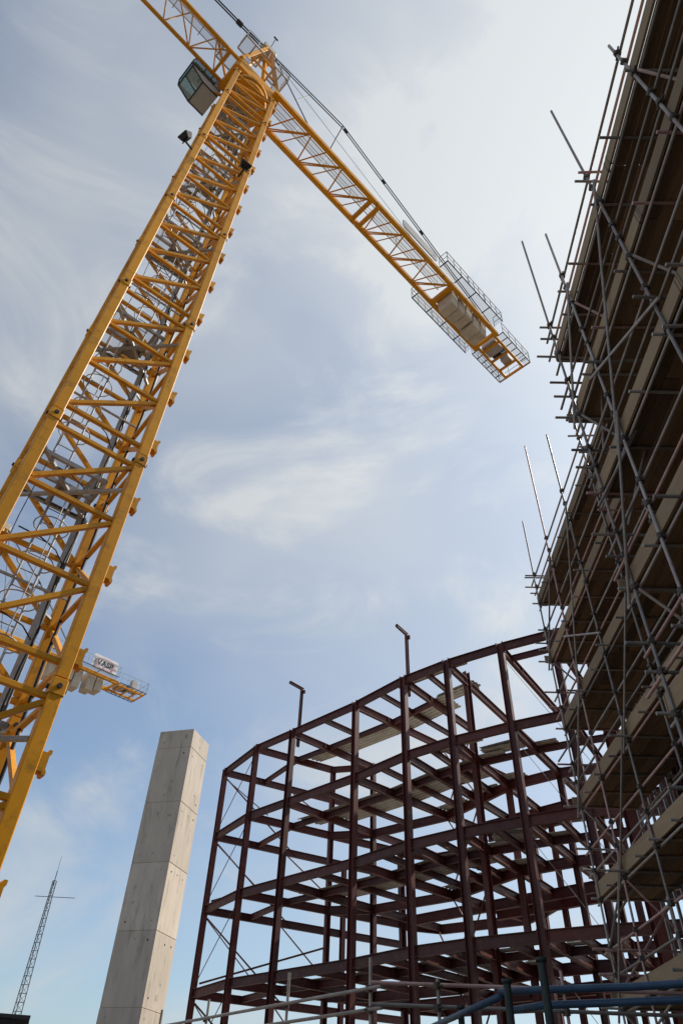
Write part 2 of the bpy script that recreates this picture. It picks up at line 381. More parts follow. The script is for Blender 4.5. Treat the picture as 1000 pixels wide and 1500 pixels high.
    if P['detail']:
        pz = jz+2.0
        for u0, u1, v0, v1 in ((-1.55, -.35, .5, 1.25), (.35, 1.25, .5, 1.25), (-2.1, -1.2, -.6, .1)):
            mesh_obj('head_platform', [S(u0, v0, pz), S(u1, v0, pz), S(u1, v1, pz), S(u0, v1, pz)], [(0, 1, 2, 3)], 'mesh_floor', hd)
            for p, q in (((u0, v0), (u1, v0)), ((u1, v0), (u1, v1)), ((u1, v1), (u0, v1)), ((u0, v1), (u0, v0)), (((u0+u1)/2, v0), ((u0+u1)/2, v1))):
                sbar('head_platform_frame', 'box', 'galv', (*p, pz-.05), (*q, pz-.05), .07, .09)
        handrail(hd, S(-1.55, 1.25, pz), S(1.25, 1.25, pz), 1.1, 4, 'galv', .016); handrail(hd, S(1.25, .5, pz), S(1.25, 1.25, pz), 1.1, 1, 'galv', .016); handrail(hd, S(-1.55, .5, pz), S(-1.55, 1.25, pz), 1.1, 1, 'galv', .016)
        tube('wind_gauge_pole', S(au, .2, AZ+.3), S(au, .5, AZ+2.0), .03, hd, 'dark_metal')
        sbox('wind_gauge', 'dark_metal', au, .5, AZ+2.05, (.3, .08, .08))
        for u in (-.9, -.3, .3, .9):
            poly_tube('hose', [S(u, .6, jz-.6), S(u*.7, .3, jz-1.2), S(u*.3, -.1, jz-1.0)], .03, 'rubber', hd, 6)
    # jib
    jw = P['jib_w']/2; jh = P['jib_h']; n = int((P['jib_len']-1.8)/1.5); pn = 1.5; u0 = -1.8
    ue = u0-n*pn
    for v in (-1, 1): sbar('jib_chord', 'box', Y, (-.9, v*jw, jz), (ue, v*jw, jz), .16, .18)
    sbar('jib_chord', 'box', Y, (u0-.2, 0, jz+jh), (ue, 0, jz+jh), .15, .15)
    for v in (-1, 1): sbar('jib_brace', 'box', Y, (-.9, v*jw, jz+.1), (u0-.7, 0, jz+jh), .1)
    for k in range(n):
        a = u0-k*pn; b = a-pn; m_ = (a+b)/2
        for v in (-1, 1):
            sbar('jib_brace', 'tube', Y, (a, v*jw, jz+.05), (m_, 0, jz+jh), .035); sbar('jib_brace', 'tube', Y, (b, v*jw, jz+.05), (m_, 0, jz+jh), .035)
        if k % 2: sbar('jib_brace', 'tube', Y, (a, -jw, jz), (b, jw, jz), .035)
        else: sbar('jib_brace', 'tube', Y, (a, jw, jz), (b, -jw, jz), .035)
        if k % 3 == 0: sbar('jib_strut', 'box', Y, (a, -jw, jz), (a, jw, jz), .09)
        mesh_obj('jib_walkway', [S(a, .02, jz+.55), S(b, .02, jz+.55), S(b, .36, jz+.55), S(a, .36, jz+.55)], [(0, 1, 2, 3)], 'mesh_floor', hd)
        sbar('walkway_support', 'box', 'galv', (a, -.1, jz+.5), (a, .45, jz+.5), .04)
    for v in (.02, .36): sbar('walkway_edge', 'box', 'galv', (u0, v, jz+.53), (ue, v, jz+.53), .04)
    sbar('jib_strut', 'box', Y, (u0, -jw, jz), (u0, jw, jz), .14)
    # counter jib
    L = P['cj_len']; le = L-3.2; sp = P['splice']; cw = P['cj_chord']
    vl = P.get('cj_v', 0.0)
    for v in (-1, 1):
        for a, b in ((.9, sp-.03), (sp+.03, le)): sbar('counter_jib_chord', 'box', Y, (a, v*hw+vl, jz), (b, v*hw+vl, jz), cw, cw*1.5)
    for u in (1.2, sp-.28, sp+.28, le-.15): sbar('counter_jib_strut', 'box', Y, (u, -hw+vl+cw/2, jz), (u, hw+vl-cw/2, jz), .22, .26)
    bps = 2.3
    for (ua, ub) in ((1.3, sp-.3), (sp+.35, P['cw0']-.3)):
        k = max(1, round((ub-ua)/bps)); st = (ub-ua)/k
        for i in range(k):
            a = ua+i*st; b = a+st
            for o_ in (0, .2): sbar('counter_jib_brace', 'box', Y, (a+.45+o_*.8, -hw+vl+.1, jz-.02), (a+st*.95+o_*.3, hw+vl-.1, jz-.02), .06)
            sbar('counter_jib_brace', 'box', Y, (a+.3, -hw+vl+.1, jz+.02), (a, hw+vl-.1, jz+.02), .07)
            sbar('counter_jib_brace', 'box', Y, (a+.4, -hw+vl+.1, jz+.06), (a+st*.5, hw+vl-.1, jz+.06), .06)
            sbar('counter_jib_brace', 'box', Y, (a+st*.97, hw+vl-.1, jz+.06), (a+st*.6, -hw+vl+.1, jz+.06), .05)
    # walkway along the counter jib
    wk = jz+.25; ws = 1.2
    for (a, b) in ((1.3, 2.9), (2.9, 5), (5, 7), (7, sp-.4), (sp+.4, P['cw0']-2.6), (P['cw0']-2.6, P['cw0']-.5)):
        if b <= a: continue
        mesh_obj('counter_jib_walkway', [S(a, vl-.05, wk), S(b-.05, vl-.05, wk), S(b-.05, vl+.5, wk), S(a, vl+.5, wk)], [(0, 1, 2, 3)], 'mesh_floor', hd)
    for v in (-.05, .5): sbar('walkway_edge', 'box', 'galv', (1.3, vl+v, wk-.03), (P['cw0']-.5, vl+v, wk-.03), .045)
    for v in (-.05, .5): handrail(hd, S(1.4, vl+v, wk), S(P['cw0']-.5, vl+v, wk), 1.0, 7, 'galv', .016)
    # counterweight slabs hanging between the chords
    for i in range(P['ncw']):
        t = P['cw_t']; u = P['cw0']+t/2+i*(t+.05); dz = P['cw_d']*(1-.12*((i*7) % 3)); wd = 2*hw-cw-.12
        cx_ = P.get('cw_gap', {}).get(i, 0)
        pr = [(-t/2, -.5), (t/2, -.5), (t/2, .5), (-t/2, .5)]
        b = bmesh.new(); bmesh.ops.create_cube(b, size=1); [setattr(vv, 'co', V(vv.co.x*t*.94, vv.co.y*wd*(.8 if vv.co.z < 0 else 1), vv.co.z*dz)) for vv in b.verts]
        bmesh.ops.bevel(b, geom=list(b.edges), offset=.05, segments=1, affect='EDGES')
        m = bpy.data.meshes.new('counterweight_slab'); b.to_mesh(m); b.free(); m.materials.append(MAT['block'])
        o = bpy.data.objects.new('counterweight_slab', m); o.location = S(u+cx_, vl, jz+.35-dz/2); o.rotation_euler = (0, 0, slew); link(o, hd)
    sbar('counter_jib_strut', 'box', Y, (P['cw0']-.2, -hw+vl, jz-.02), (P['cw0']-.2, hw+vl, jz-.02), .3, .3)
    # side walkways with handrails
    for s, a, b in ((-1, P['cw0']-1.2, le-.1), (1, P['cw0']-1.6, le-.4)):
        v0 = vl+s*(hw+cw/2+.03); v1 = v0+s*P['side_w']; sg = 4
        for i in range(sg):
            ua, ub = a+(b-a)*i/sg, a+(b-a)*(i+1)/sg-.03
            mesh_obj('side_walkway', [S(ua, v0, wk), S(ub, v0, wk), S(ub, v1, wk), S(ua, v1, wk)], [(0, 1, 2, 3)], 'mesh_floor', hd)
            sbar('side_walkway_bracket', 'box', 'dark_metal', (ua, v0, wk-.06), (ua, v1, wk-.06), .06)
        sbar('side_walkway_edge', 'box', 'dark_metal', (a, v1, wk-.03), (b, v1, wk-.03), .06)
        for (p, q) in ((a, a+(b-a)*.36), (a+(b-a)*.38, a+(b-a)*.66), (a+(b-a)*.68, b)):
            handrail(hd, S(p, v1, wk), S(q, v1, wk), 1.1, 3, 'galv', .022)
        for u in (a, b): handrail(hd, S(u, v0, wk), S(u, v1, wk), 1.1, 1, 'galv', .022)
    # winch deck at the end
    e0, e1 = le, L; ew = hw-.15
    for v in (-ew, ew): sbar('winch_frame', 'box', Y, (e0-.3, vl+v, jz-.05), (e1, vl+v, jz-.05), .16, .2)
    for u in (e0+.5, e0+1.5, e0+2.4, e1-.05): sbar('winch_frame', 'box', Y, (u, vl-ew, jz-.05), (u, vl+ew, jz-.05), .13, .16)
    sbox('winch_base', 'cab_grey', e0+.75, vl-.05, jz+.22, (1.0, 1.3*hw, .3))
    tube('winch_drum', S(e0+1.35, vl-hw*.55, jz+.35), S(e0+1.35, vl+hw*.2, jz+.35), .28, hd, 'dark_metal')
    tube('winch_motor', S(e0+1.35, vl+hw*.3, jz+.3), S(e0+1.35, vl+hw*.8, jz+.3), .17, hd, 'blue_motor')
    sbox('switch_cabinet', 'cab_grey', e0+2.2, vl+hw*.1, jz+.75, (.7, .6, 1.3))
    for s in (-1, 1):
        v0, v1 = vl+s*(ew+.1), vl+s*(ew+.55)
        mesh_obj('end_walkway', [S(e0+.1, v0, jz), S(e1, v0, jz), S(e1, v1, jz), S(e0+.1, v1, jz)], [(0, 1, 2, 3)], 'mesh_floor', hd)
        sbar('end_walkway_edge', 'box', 'dark_metal', (e0+.1, v1, jz-.03), (e1, v1, jz-.03), .06)
        for k in range(7): u = e0+.1+(e1-e0-.1)*k/6; sbar('end_walkway_bracket', 'box', 'dark_metal', (u, v0, jz-.05), (u, v1, jz-.05), .05)
        handrail(hd, S(e0+.1, v1, jz), S(e1, v1, jz), 1.1, 4, 'galv', .022)
    handrail(hd, S(e1, vl-ew-.55, jz), S(e1, vl+ew+.55, jz), 1.1, 3, 'galv', .022)
    sbar('end_walkway_edge', 'box', Y, (e1, vl-ew-.55, jz-.03), (e1, vl+ew+.55, jz-.03), .08)
    # ties from the head
    tv = P['tie_v']; K = V(P['kink'][0], tv, jz+P['kink'][1]); E_ = V(P['tie_end'], vl+hw, jz+.3)
    def St(p): return S(p.x, p.y, p.z)
    for v in (-.06, .06):
        o_ = V(0, v, 0)
        tube('tie_bar', S(au+.2, .2+v, AZ), St(K+o_), .03, hd, 'dark_metal'); tube('tie_bar', St(K+o_), St(E_+o_), .03, hd, 'dark_metal')
        tube('tie_bar', S(au-.2, .15+v, AZ), S(ue*.62, v, jz+jh+.1), .04, hd, 'dark_metal')
    for t in (.01, .25, .5):
        tube('tie_coupling', St(K.lerp(E_, t)), St(K.lerp(E_, t+.02)), .10, hd, 'dark_metal')
    a = S(au-.2, .15, AZ).lerp(S(ue*.62, 0, jz+jh+.1), .06); b = S(au-.2, .15, AZ).lerp(S(ue*.62, 0, jz+jh+.1), .072); tube('tie_coupling', a, b, .15, hd, 'dark_metal')
    tube('tie_prop', S(P['kink'][0]-.7, vl+hw, jz+.2), St(K), .04, hd, 'dark_metal')
    tube('stay_rope', S(au+.5, .3, AZ-.3), S(3.4, vl+hw, jz+.2), .03, hd, 'dark_metal')
    m_ = S(au+.5, .3, AZ-.3).lerp(S(3.4, vl+hw, jz+.2), .6); tube('stay_rope', m_, S(au+.2, .2, AZ).lerp(St(K), .55), .022, hd, 'dark_metal')
    tube('stay_rope', S(au+.6, .2, AZ-.2), S(P['cw0'], vl+hw*.6, jz+.6), .012, hd, 'dark_metal')
    # sign board on the handrail
    sb = P['sign']
    v_s = vl+sb['v']; ss = 1 if sb['v'] > 0 else -1
    z0, z1 = jz+sb['z0'], jz+sb['z1']; ua, ub = sb['u']
    bev = .18; pr = [(ua+bev, z0), (ub-bev, z0), (ub, z0+bev), (ub, z1-bev), (ub-bev, z1), (ua+bev, z1), (ua, z1-bev), (ua, z0+bev)]
    nn = 8; vv = [S(u, v_s-.03, z) for u, z in pr]+[S(u, v_s+.03, z) for u, z in pr]
    f = [(i, (i+1) % nn, nn+(i+1) % nn, nn+i) for i in range(nn)]+[tuple(range(nn-1, -1, -1)), tuple(range(nn, 2*nn))]
    sg_ = mesh_obj('side_panel' if sb.get('plain') else 'sign_board', vv, f, 'galv' if sb.get('plain') else 'white', hd)
    if not sb.get('plain'): sg_['label'] = 'white sign board with pink ring and black lettering'
    uc, zc_ = (ua+ub)/2, (z0+z1)/2; ry, rzz = (ub-ua)*.43, (z1-z0)*.41
    for sc in (() if sb.get('plain') else (1.0, .84)):
        m = 40; vv = []; fo = v_s+ss*.036
        for i in range(m):
            a = 2*math.pi*i/m
            for k_ in (1, .89): vv.append(S(uc+ry*sc*k_*math.cos(a), fo, zc_+rzz*sc*k_*math.sin(a)))
            for k_ in (.89, 1): vv.append(S(uc+ry*sc*k_*math.cos(a), fo-ss*.01, zc_+rzz*sc*k_*math.sin(a)))
        f = []
        for i in range(m):
            j = (i+1) % m
            for k_ in range(4): f.append((i*4+k_, i*4+(k_+1) % 4, j*4+(k_+1) % 4, j*4+k_))
        mesh_obj('sign_ring', vv, f, 'red_print', sg_)
    if not sb.get("plain"):
        tx = text_mesh('lettering', 'VASP', (z1-z0)*.52, 'black_print', sg_)
        q = sr.to_3x3(); X_ = q @ V(1 if ss > 0 else -1, 0, 0)
        Nn = q @ V(0, -ss, 0); Mx = Matrix((X_, V(0, 0, 1), Nn)).transposed().to_4x4()
        tx.matrix_basis = Matrix.Translation(S(uc, v_s+ss*.04, zc_)) @ Mx
    # cab
    if P['detail']:
        cu, cvv, cz = P['cab']; cl, cwid, chh = 2.0, 1.2, 2.15
        def C(a, b, c): return S(cu+a, cvv+b, cz+c)       # a: -u is forward
        prof = [(.7, 0), (-.2, 0), (-.95, .62), (-1.05, 1.3), (-.92, 2.25), (.7, 2.25)]
        def plate(name, pts, mat, th=.03):
            a, b, c = pts[0], pts[1], pts[2]; nrm = (b-a).cross(c-a).normalized()*th; k = len(pts)
            v = pts+[p+nrm for p in pts]; f = [tuple(range(k-1, -1, -1)), tuple(range(k, 2*k))]+[(i, (i+1) % k, k+(i+1) % k, k+i) for i in range(k)]
            return mesh_obj(name, v, f, mat, hd)
        hwc = cwid/2
        def pp(i, s): return C(prof[i][0], s*hwc, prof[i][1])
        plate('cab_floor', [pp(0, -1), pp(1, -1), pp(1, 1), pp(0, 1)], 'cab_grey', .05)
        plate('cab_window', [pp(1, -1), pp(2, -1), pp(2, 1), pp(1, 1)], 'glass'); plate('cab_window', [pp(2, -1), pp(3, -1), pp(3, 1), pp(2, 1)], 'glass'); plate('cab_window', [pp(3, -1), pp(4, -1), pp(4, 1), pp(3, 1)], 'glass')
        plate('cab_roof', [pp(4, -1), pp(5, -1), pp(5, 1), pp(4, 1)], 'cab_grey', .05); plate('cab_back', [pp(5, -1), pp(0, -1), pp(0, 1), pp(5, 1)], 'white', .04)
        for s in (-1, 1):
            plate('cab_side', [C(.7, s*hwc, 0), C(-.2, s*hwc, 0), C(-.95, s*hwc, .62), C(-.99, s*hwc, .8), C(.7, s*hwc, .8)], 'cab_grey')
            plate('cab_window', [C(-1.0, s*hwc, .82), C(.3, s*hwc, .82), C(.3, s*hwc, 2.0), C(-.9, s*hwc, 2.0)], 'glass')
            plate('cab_side', [C(.32, s*hwc, .8), C(.7, s*hwc, .8), C(.7, s*hwc, 2.2), C(.32, s*hwc, 2.2)], 'cab_grey')
            for i in range(5): bar('cab_frame', 'box', 'dark_metal', pp(i, s), pp(i+1, s), .06, .06, hd)
            bar('cab_frame', 'box', 'dark_metal', C(.3, s*hwc, .8), C(.3, s*hwc, 2.1), .05, .05, hd); bar('cab_frame', 'box', 'dark_metal', C(-1.03, s*hwc, .8), C(.7, s*hwc, .8), .05, .05, hd)
        bar('cab_frame', 'box', 'dark_metal', C(-.2, 0, 0), C(-.95, 0, .62), .05, .05, hd)
        for i in range(1, 5): bar('cab_frame', 'box', 'dark_metal', pp(i, -1), pp(i, 1), .06, .06, hd)
        box('cab_seat', 'rubber', C(.25, 0, .6), (.5, .55, .9), hd, slew); box('cab_console', 'dark_metal', C(-.1, .45, .5), (.6, .2, .7), hd, slew)
        bar('cab_bracket', 'box', Y, C(.65, hwc, 2.0), S(cu+1.4, -hw+vl, jz+.1), .14, .14, hd); bar('cab_bracket', 'box', Y, C(.5, hwc, .1), S(cu+1.6, -hw+vl+.1, jz-.3), .12, .12, hd)
        sbox('cab_access_platform', 'galv', cu+1.45, cvv+.2, cz+.05, (.9, 1.0, .06)); handrail(hd, S(cu+1.0, cvv-.3, cz+.08), S(cu+1.9, cvv-.3, cz+.08), 1.1, 2)
        box('cab_heater', 'dark_metal', S(cu+1.25, cvv+.55, cz+.6), (.4, .4, .9), hd, slew)
    return root, S

MW = 2.0
jnt = [H+.06+5.61*i for i in range(7)]; jnt = [0.0]+jnt if jnt[0] > .5 else jnt
P1 = dict(loc=(-6.165, 10.66, 0), rz=R(38), mast_w=MW, chord=.235, joints=jnt, top=H+36.9, detail=True, jz=H+39.0, apex=7.0, width=1.62, jib_w=1.38, jib_h=2.2,
          slew=R(90-46.2)-R(38), jib_len=46, cj_len=23.2, splice=8.5, cj_chord=.25, cw0=15.6, ncw=5, cw_t=.68, cw_d=1.5, side_w=.6, kink=(5.5, 5.7), tie_end=19.5, tie_v=.85,
          sign=dict(u=(10.6, 13.7), v=1.0, z0=.3, z1=1.2, plain=True), cab=(-1.75, -1.5, H+37.6), cj_v=.08, lean=None)
big, S1 = crane(P1, 'large near yellow tower crane, its lattice mast rising past the left edge')
top_shift = (.61, .31); zt_ = H+38
big.rotation_mode = 'QUATERNION'
big.rotation_quaternion = Vector((0, 0, 1)).rotation_difference(Vector((top_shift[0], top_shift[1], zt_))) @ Matrix.Rotation(R(38), 3, 'Z').to_quaternion()

hF = 34.0
endF = V(-24.1*hF/40, 78.4*hF/40, 0); LF = .553*hF+.4; dF = azv(45.8); cF = endF-dF*LF
P2 = dict(loc=(cF.x, cF.y, 0), rz=0, mast_w=2.2, chord=.26, joints=[5.6*i for i in range(6)], top=H+hF-2.2, detail=False, jz=H+hF, apex=.328*hF, width=2.0, jib_w=1.7, jib_h=2.0,
          slew=R(90-45.8), jib_len=40, cj_len=LF, splice=6.5, cj_chord=.26, cw0=LF-10.4, ncw=6, cw_t=.85, cw_d=2.3, side_w=.65, kink=(5.0, 7.0), tie_end=LF-8, tie_v=.6,
          sign=dict(u=(LF-6.8, LF-4.0), v=1.74, z0=.1, z1=1.65), cw_gap={4: .5, 5: .5}, cab=None)
far_c, S2 = crane(P2, 'distant yellow tower crane with white lettered sign board, behind the big crane mast')

# floodlights clamped to the mast
def floodlight(loc, rz, tilt, label):
    t = thing('floodlight', label, 'floodlight', loc, rz, 'floodlights on the mast')
    bm = bmesh.new(); bmesh.ops.create_cube(bm, size=1)
    for v in bm.verts: v.co = V(v.co.x*.46*(1 if v.co.y < 0 else .7), v.co.y*.2, v.co.z*.42*(1 if v.co.y < 0 else .7))
    bmesh.ops.bevel(bm, geom=list(bm.edges), offset=.02, segments=1, affect='EDGES')
    m = bpy.data.meshes.new('lamp_housing'); bm.to_mesh(m); bm.free(); m.materials.append(MAT['dark_metal'])
    o = link(bpy.data.objects.new('lamp_housing', m), t); o.rotation_euler = (tilt, 0, 0)
    gl = box('lamp_glass', 'cab_grey', (0, 0, 0), (.40, .02, .36), t); gl.matrix_basis = Matrix.Rotation(tilt, 4, 'X') @ Matrix.Translation((0, -.105, 0)) @ Matrix.Diagonal((.40, .015, .36, 1)) @ Matrix.Translation((0, 0, -.5))
    bar('lamp_bracket', 'box', 'dark_metal', (0, .05, -.3), (0, .42, -.3), .06, .05, t); bar('lamp_bracket', 'box', 'dark_metal', (0, .05, -.32), (0, .05, 0), .3, .03, t)
    return t

# ------------------------------------------------------------------ steel frame
LV = [H+17.96-4*i for i in range(5)]
CN = {1: (45.18, -8.77), 2: (41.05, -6.43), 3: (38.47, -3.46), 4: (34.67, 2.02), 5: (31.9, 6.41), 6: (30.39, 10.5), 7: (29.25, 15.6)}
C = {k: azv(a)*d for k, (d, a) in CN.items()}
C[8] = C[7]+azv(122)*2.5; C[9] = C[8]+azv(117)*2.9; C[10] = C[9]+azv(112)*3.0; C[11] = C[10]+azv(108)*3.2
NZ = {1: 60, 2: 60, 3: 48.4, 4: 48.6, 5: 40, 6: 36, 7: 35, 8: 32, 9: 29, 10: 26, 11: 22}
DP = {1: 9.3, 2: 5.5, 3: 6.7, 4: 7.2, 5: 6.8, 6: 6.0, 7: 5.75, 8: 6.0, 9: 6.2, 10: 6.4, 11: 6.4}
D2 = {1: 14, 2: 10.6, 3: 12.5, 4: 13.5, 5: 13, 6: 11.5, 7: 12, 8: 12.5, 9: 12.8, 10: 13, 11: 13}
fr = thing('steel_frame', 'dark red steel building frame of columns and beams on a curved plan', 'steel frame')
BD = .40
def at(i, d, z): p = C[i]+azv(NZ[i])*d; return V(p.x, p.y, z)
def beam(p, q, wd=.19, dp=BD, drop=0, name='beam'):
    p, q = Vector(p), Vector(q); o = V(0, 0, -dp/2-drop); return bar(name, 'ibeam', 'oxide', p+o, q+o, wd, dp, fr)
CW = .29
for i in C:
    yaw = R(90-NZ[i])
    bar('column', 'ibeam', 'oxide', (C[i].x, C[i].y, 0), (C[i].x, C[i].y, LV[0]+.03), CW, CW, fr, yaw=yaw+math.pi/2)
for i in C:
    for dd in (DP, D2):
        if dd is DP and i == 4: continue
        if dd is D2 and i in (3,): continue
        p = at(i, dd[i], 0); topz = LV[0] if (dd is DP and i in (2, 3)) else LV[1]
        if i >= 9: topz = LV[1]
        bar('column', 'ibeam', 'oxide', p, (p.x, p.y, topz+.02), .27, .27, fr, yaw=R(90-NZ[i])+(math.pi/2 if i % 2 else 0))
p = at(6, 2.2, 0); bar('column', 'ibeam', 'oxide', p, (p.x, p.y, LV[0]+.4), .27, .27, fr, yaw=.6)
for k, z in enumerate(LV):
    for i in range(1, 11):
        d = (C[i+1]-C[i]).normalized()*.15
        beam(V(C[i].x, C[i].y, z)+d, V(C[i+1].x, C[i+1].y, z)-d)
        for e, sg in ((V(C[i].x, C[i].y, z)+d, 1), (V(C[i+1].x, C[i+1].y, z)-d, -1)):
            un = d.normalized()*sg; bar('end_plate', 'box', 'oxide', e+un*.004+V(0, 0, -BD/2-.01), e+un*.03+V(0, 0, -BD/2-.01), .25, BD+.10, fr)
        # ring of secondary beams behind the facade
        if i > 0 and not (k == 0 and i > 4): beam(at(i, 2.9, z-.005), at(i+1, 2.9, z-.005), .15, .30, .02)
        if i > 1 and (k or i < 3): beam(at(i, DP[i], z), at(i+1, DP[i+1], z), .2, .45 if k else .36, .01)
        if k and i > 1: beam(at(i, D2[i], z), at(i+1, D2[i+1], z), .2, .5, .01)
    for i in C:
        end = D2[i] if (k or i in (1, 4, 6, 7, 8)) else DP[i]
        if k == 0 and i == 1: end = DP[i]
        beam(at(i, .16, z), at(i, end, z), .20, BD, .012)
        # trimmer from mid bay
        if i in (3, 4, 5) or (i in (6, 7) and k > 1):
            m0 = (C[i]+C[i+1])/2; a = (NZ[i]+NZ[i+1])/2; e = m0+azv(a)*(2.5 if (i % 2 and k == 0) else (DP[i]+DP[i+1])/2)
            beam(V(m0.x, m0.y, z), V(e.x, e.y, z), .15, .30, .03)
    # second line of girders carrying the lower floors
    if k in (1, 2, 3):
        beam(at(4, 10.8, z-.02), at(9, 9.5, z-.02), .26, .62, .1); beam(at(3, 9.5, z), at(8, 9.0, z), .22, .5, .1)
# base of a brace set in the end bay
def rod(p, q, r=.03, mat='oxide', name='brace_rod'): return tube(name, p, q, r, fr, mat)
for k in range(4):
    z, zl = LV[k], LV[k+1]
    rod(V(C[2].x, C[2].y, z-.5), V(C[1].x, C[1].y, zl+.1), .022)
    rod(at(1, .2, z-.6), at(1, 5.6, zl-.3), .045); rod(at(1, .2, z-.65), at(2, 1.2, zl+.1), .03)
    if k: rod(at(1, .3, zl+.3), at(2, DP[2], z-2.0), .05)
    rod(at(2, DP[2], zl+.5), at(1, 5.0, z-.4), .04)
    for i in (4,):
        rod(at(i, DP[i], z-.4), at(i+1, DP[i+1], zl), .04); rod(at(i+1, DP[i+1], z-.4), at(i, DP[i], zl), .04)
    if k: rod(at(3, D2[3]-.3, z-.4), at(4, DP[4]+.3, zl), .05)
    # plumbing wire from column 7 to the deck below
    rod(V(C[7].x, C[7].y, z-.7), at(8, 3.2, zl-1.2), .012, 'galv', 'plumbing_wire')
# lifting posts with short arms standing on the top beam
for i, ar in ((3, 1.0), (5, .95)):
    b = at(i, .45, LV[0]-.9); t = V(b.x, b.y, LV[0]+2.75)
    bar('lifting_post', 'ibeam', 'oxide', b, t, .15, .15, fr, yaw=R(90-NZ[i])); d = -azv(NZ[i])
    bar('lifting_arm', 'channel', 'oxide', t-d*.12+V(0, 0, .08), t+d*ar+V(0, 0, .16), .14, .16, fr)
    bar('arm_clamp', 'box', 'oxide', t-d*.1+V(0, 0, -.12), t-d*.1+V(0, 0, .0), .28, .28, fr)
# flange clips and splice plates
for i in range(1, 9):
    for k in (0, 1, 2, 3):
        p = at(i, 2.5, LV[k]-.2); bar('splice_plate', 'box', 'oxide', p-V(0, 0, .12), p+V(0, 0, .12), .24, .03, fr, yaw=R(90-NZ[i]))
# corrugated metal decking, one sheet per bay
def deck(p00, p01, p10, p11, n, parent, name='deck_sheet', h=.06):
    """p0x: near edge, p1x: far edge; ribs run along the edge, n ribs across"""
    v = []; f = []; prof = []
    for i in range(n): prof += [(i+0, 0), (i+.38, 0), (i+.5, h), (i+.88, h)]
    prof.append((n, 0)); 
    for t, z in prof:
        t /= n; v += [p00.lerp(p10, t)+V(0, 0, z+.02), p01.lerp(p11, t)+V(0, 0, z+.02)]
    for i in range(len(prof)-1): f.append((2*i, 2*i+1, 2*i+3, 2*i+2))
    m = len(v); v += [q+V(0, 0, -.006) for q in v]; f += [tuple(m+a for a in reversed(q)) for q in f]
    return mesh_obj(name, v, f, 'deck', parent)
def bay(i, k, d0, d1, a=0.0, b=1.0, n=None, lift=0):
    z = LV[k]+lift
    p00 = at(i, d0, z).lerp(at(i+1, d0, z), a); p01 = at(i, d0, z).lerp(at(i+1, d0, z), b); p10 = at(i, d1, z).lerp(at(i+1, d1, z), a); p11 = at(i, d1, z).lerp(at(i+1, d1, z), b)
    return deck(p00, p01, p10, p11, n or max(2, round((d1-d0)/.3)), fr)
rr = random.Random(3)
for i in (3, 4, 5, 6):
    if i < 6: bay(i, 0, 2.9, 4.6, 0, 1 if i < 5 else .3)
bay(2, 0, 2.9, 4.4, .05, 1); bay(4, 0, .35, .95, .75, 1); bay(5, 0, .35, .95, .0, 1.0); bay(6, 0, .35, .9, 0, .25)
beam(at(7, 1.3, LV[0]), at(8, 1.3, LV[0]), .15, .3)
for k in (1, 2, 3):
    for i in range(2, 9):
        if i == 2: bay(i, k, 2.6, 4.2, .45 if k > 1 else .25, 1)
        elif i < 6: bay(i, k, 2.6, 5.0 if k < 3 else 4.2, 0, 1)
        elif i in (6, 7): bay(i, k, 2.4, 3.0, 0, .45)
    for i in (4, 5, 6): bay(i, k, DP[i]-.9, DP[i]+.6, 0, .7 if i < 6 else .4)
    bay(6, k, .4, 1.1, 0, .35); bay(7, k, .45, .9, .0, .3); bay(5, k, .4, 1.2, .4, 1)
# loose packs lying on the decks
def pack(i, k, d, t, L_, label):
    t_ = thing('deck_bundle', label, 'metal sheets', at(i, d, LV[k]+.10).lerp(at(i+1, d, LV[k]+.10), t), R(NZ[i]*-1)+rr.uniform(-.3, .3), 'loose sheets on the steel frame')
    for j in range(4):
        o = deck(V(-L_/2, -.4, 0), V(L_/2, -.4, 0), V(-L_/2, .4, 0), V(L_/2, .4, 0), 3, t_, 'metal_sheet'); o.location = (rr.uniform(-.1, .1), rr.uniform(-.06, .06), j*.055); o.rotation_euler = (0, 0, rr.uniform(-.03, .03))
pack(5, 0, 3.4, .5, 2.4, 'loose pack of metal sheets on the top level of the frame')
pack(6, 1, 2.6, .45, 2.0, 'loose pack of metal sheets on the second level, right of centre')
pack(6, 2, 2.5, .5, 2.0, 'loose pack of metal sheets on the third level, right of centre')
pack(6, 3, 2.4, .5, 2.0, 'loose pack of metal sheets on the lowest open level, right of centre')
def drum_pile(i, k, d, t, label):
    root = thing('fixing_pile', label, 'fixings', at(i, d, LV[k]+.02).lerp(at(i+1, d, LV[k]+.02), t), 0, 'fixing piles on the steel frame')
    for j in range(9):
        a = rr.uniform(0, 6.3); x, y, z = rr.uniform(-.45, .45), rr.uniform(-.2, .2), rr.uniform(.08, .3)
        tube('steel_fitting', (x-.12*math.cos(a), y-.12*math.sin(a), z), (x+.12*math.cos(a), y+.12*math.sin(a), z+rr.uniform(-.05, .05)), .08, root, 'clamp')
drum_pile(4, 1, 4.6, .9, 'small dark pile of fittings on a second level beam'); drum_pile(5, 2, 5.5, .1, 'dark pile of fittings on a third level beam'); drum_pile(5, 3, 5.0, .2, 'dark pile of fittings on a lower level beam')

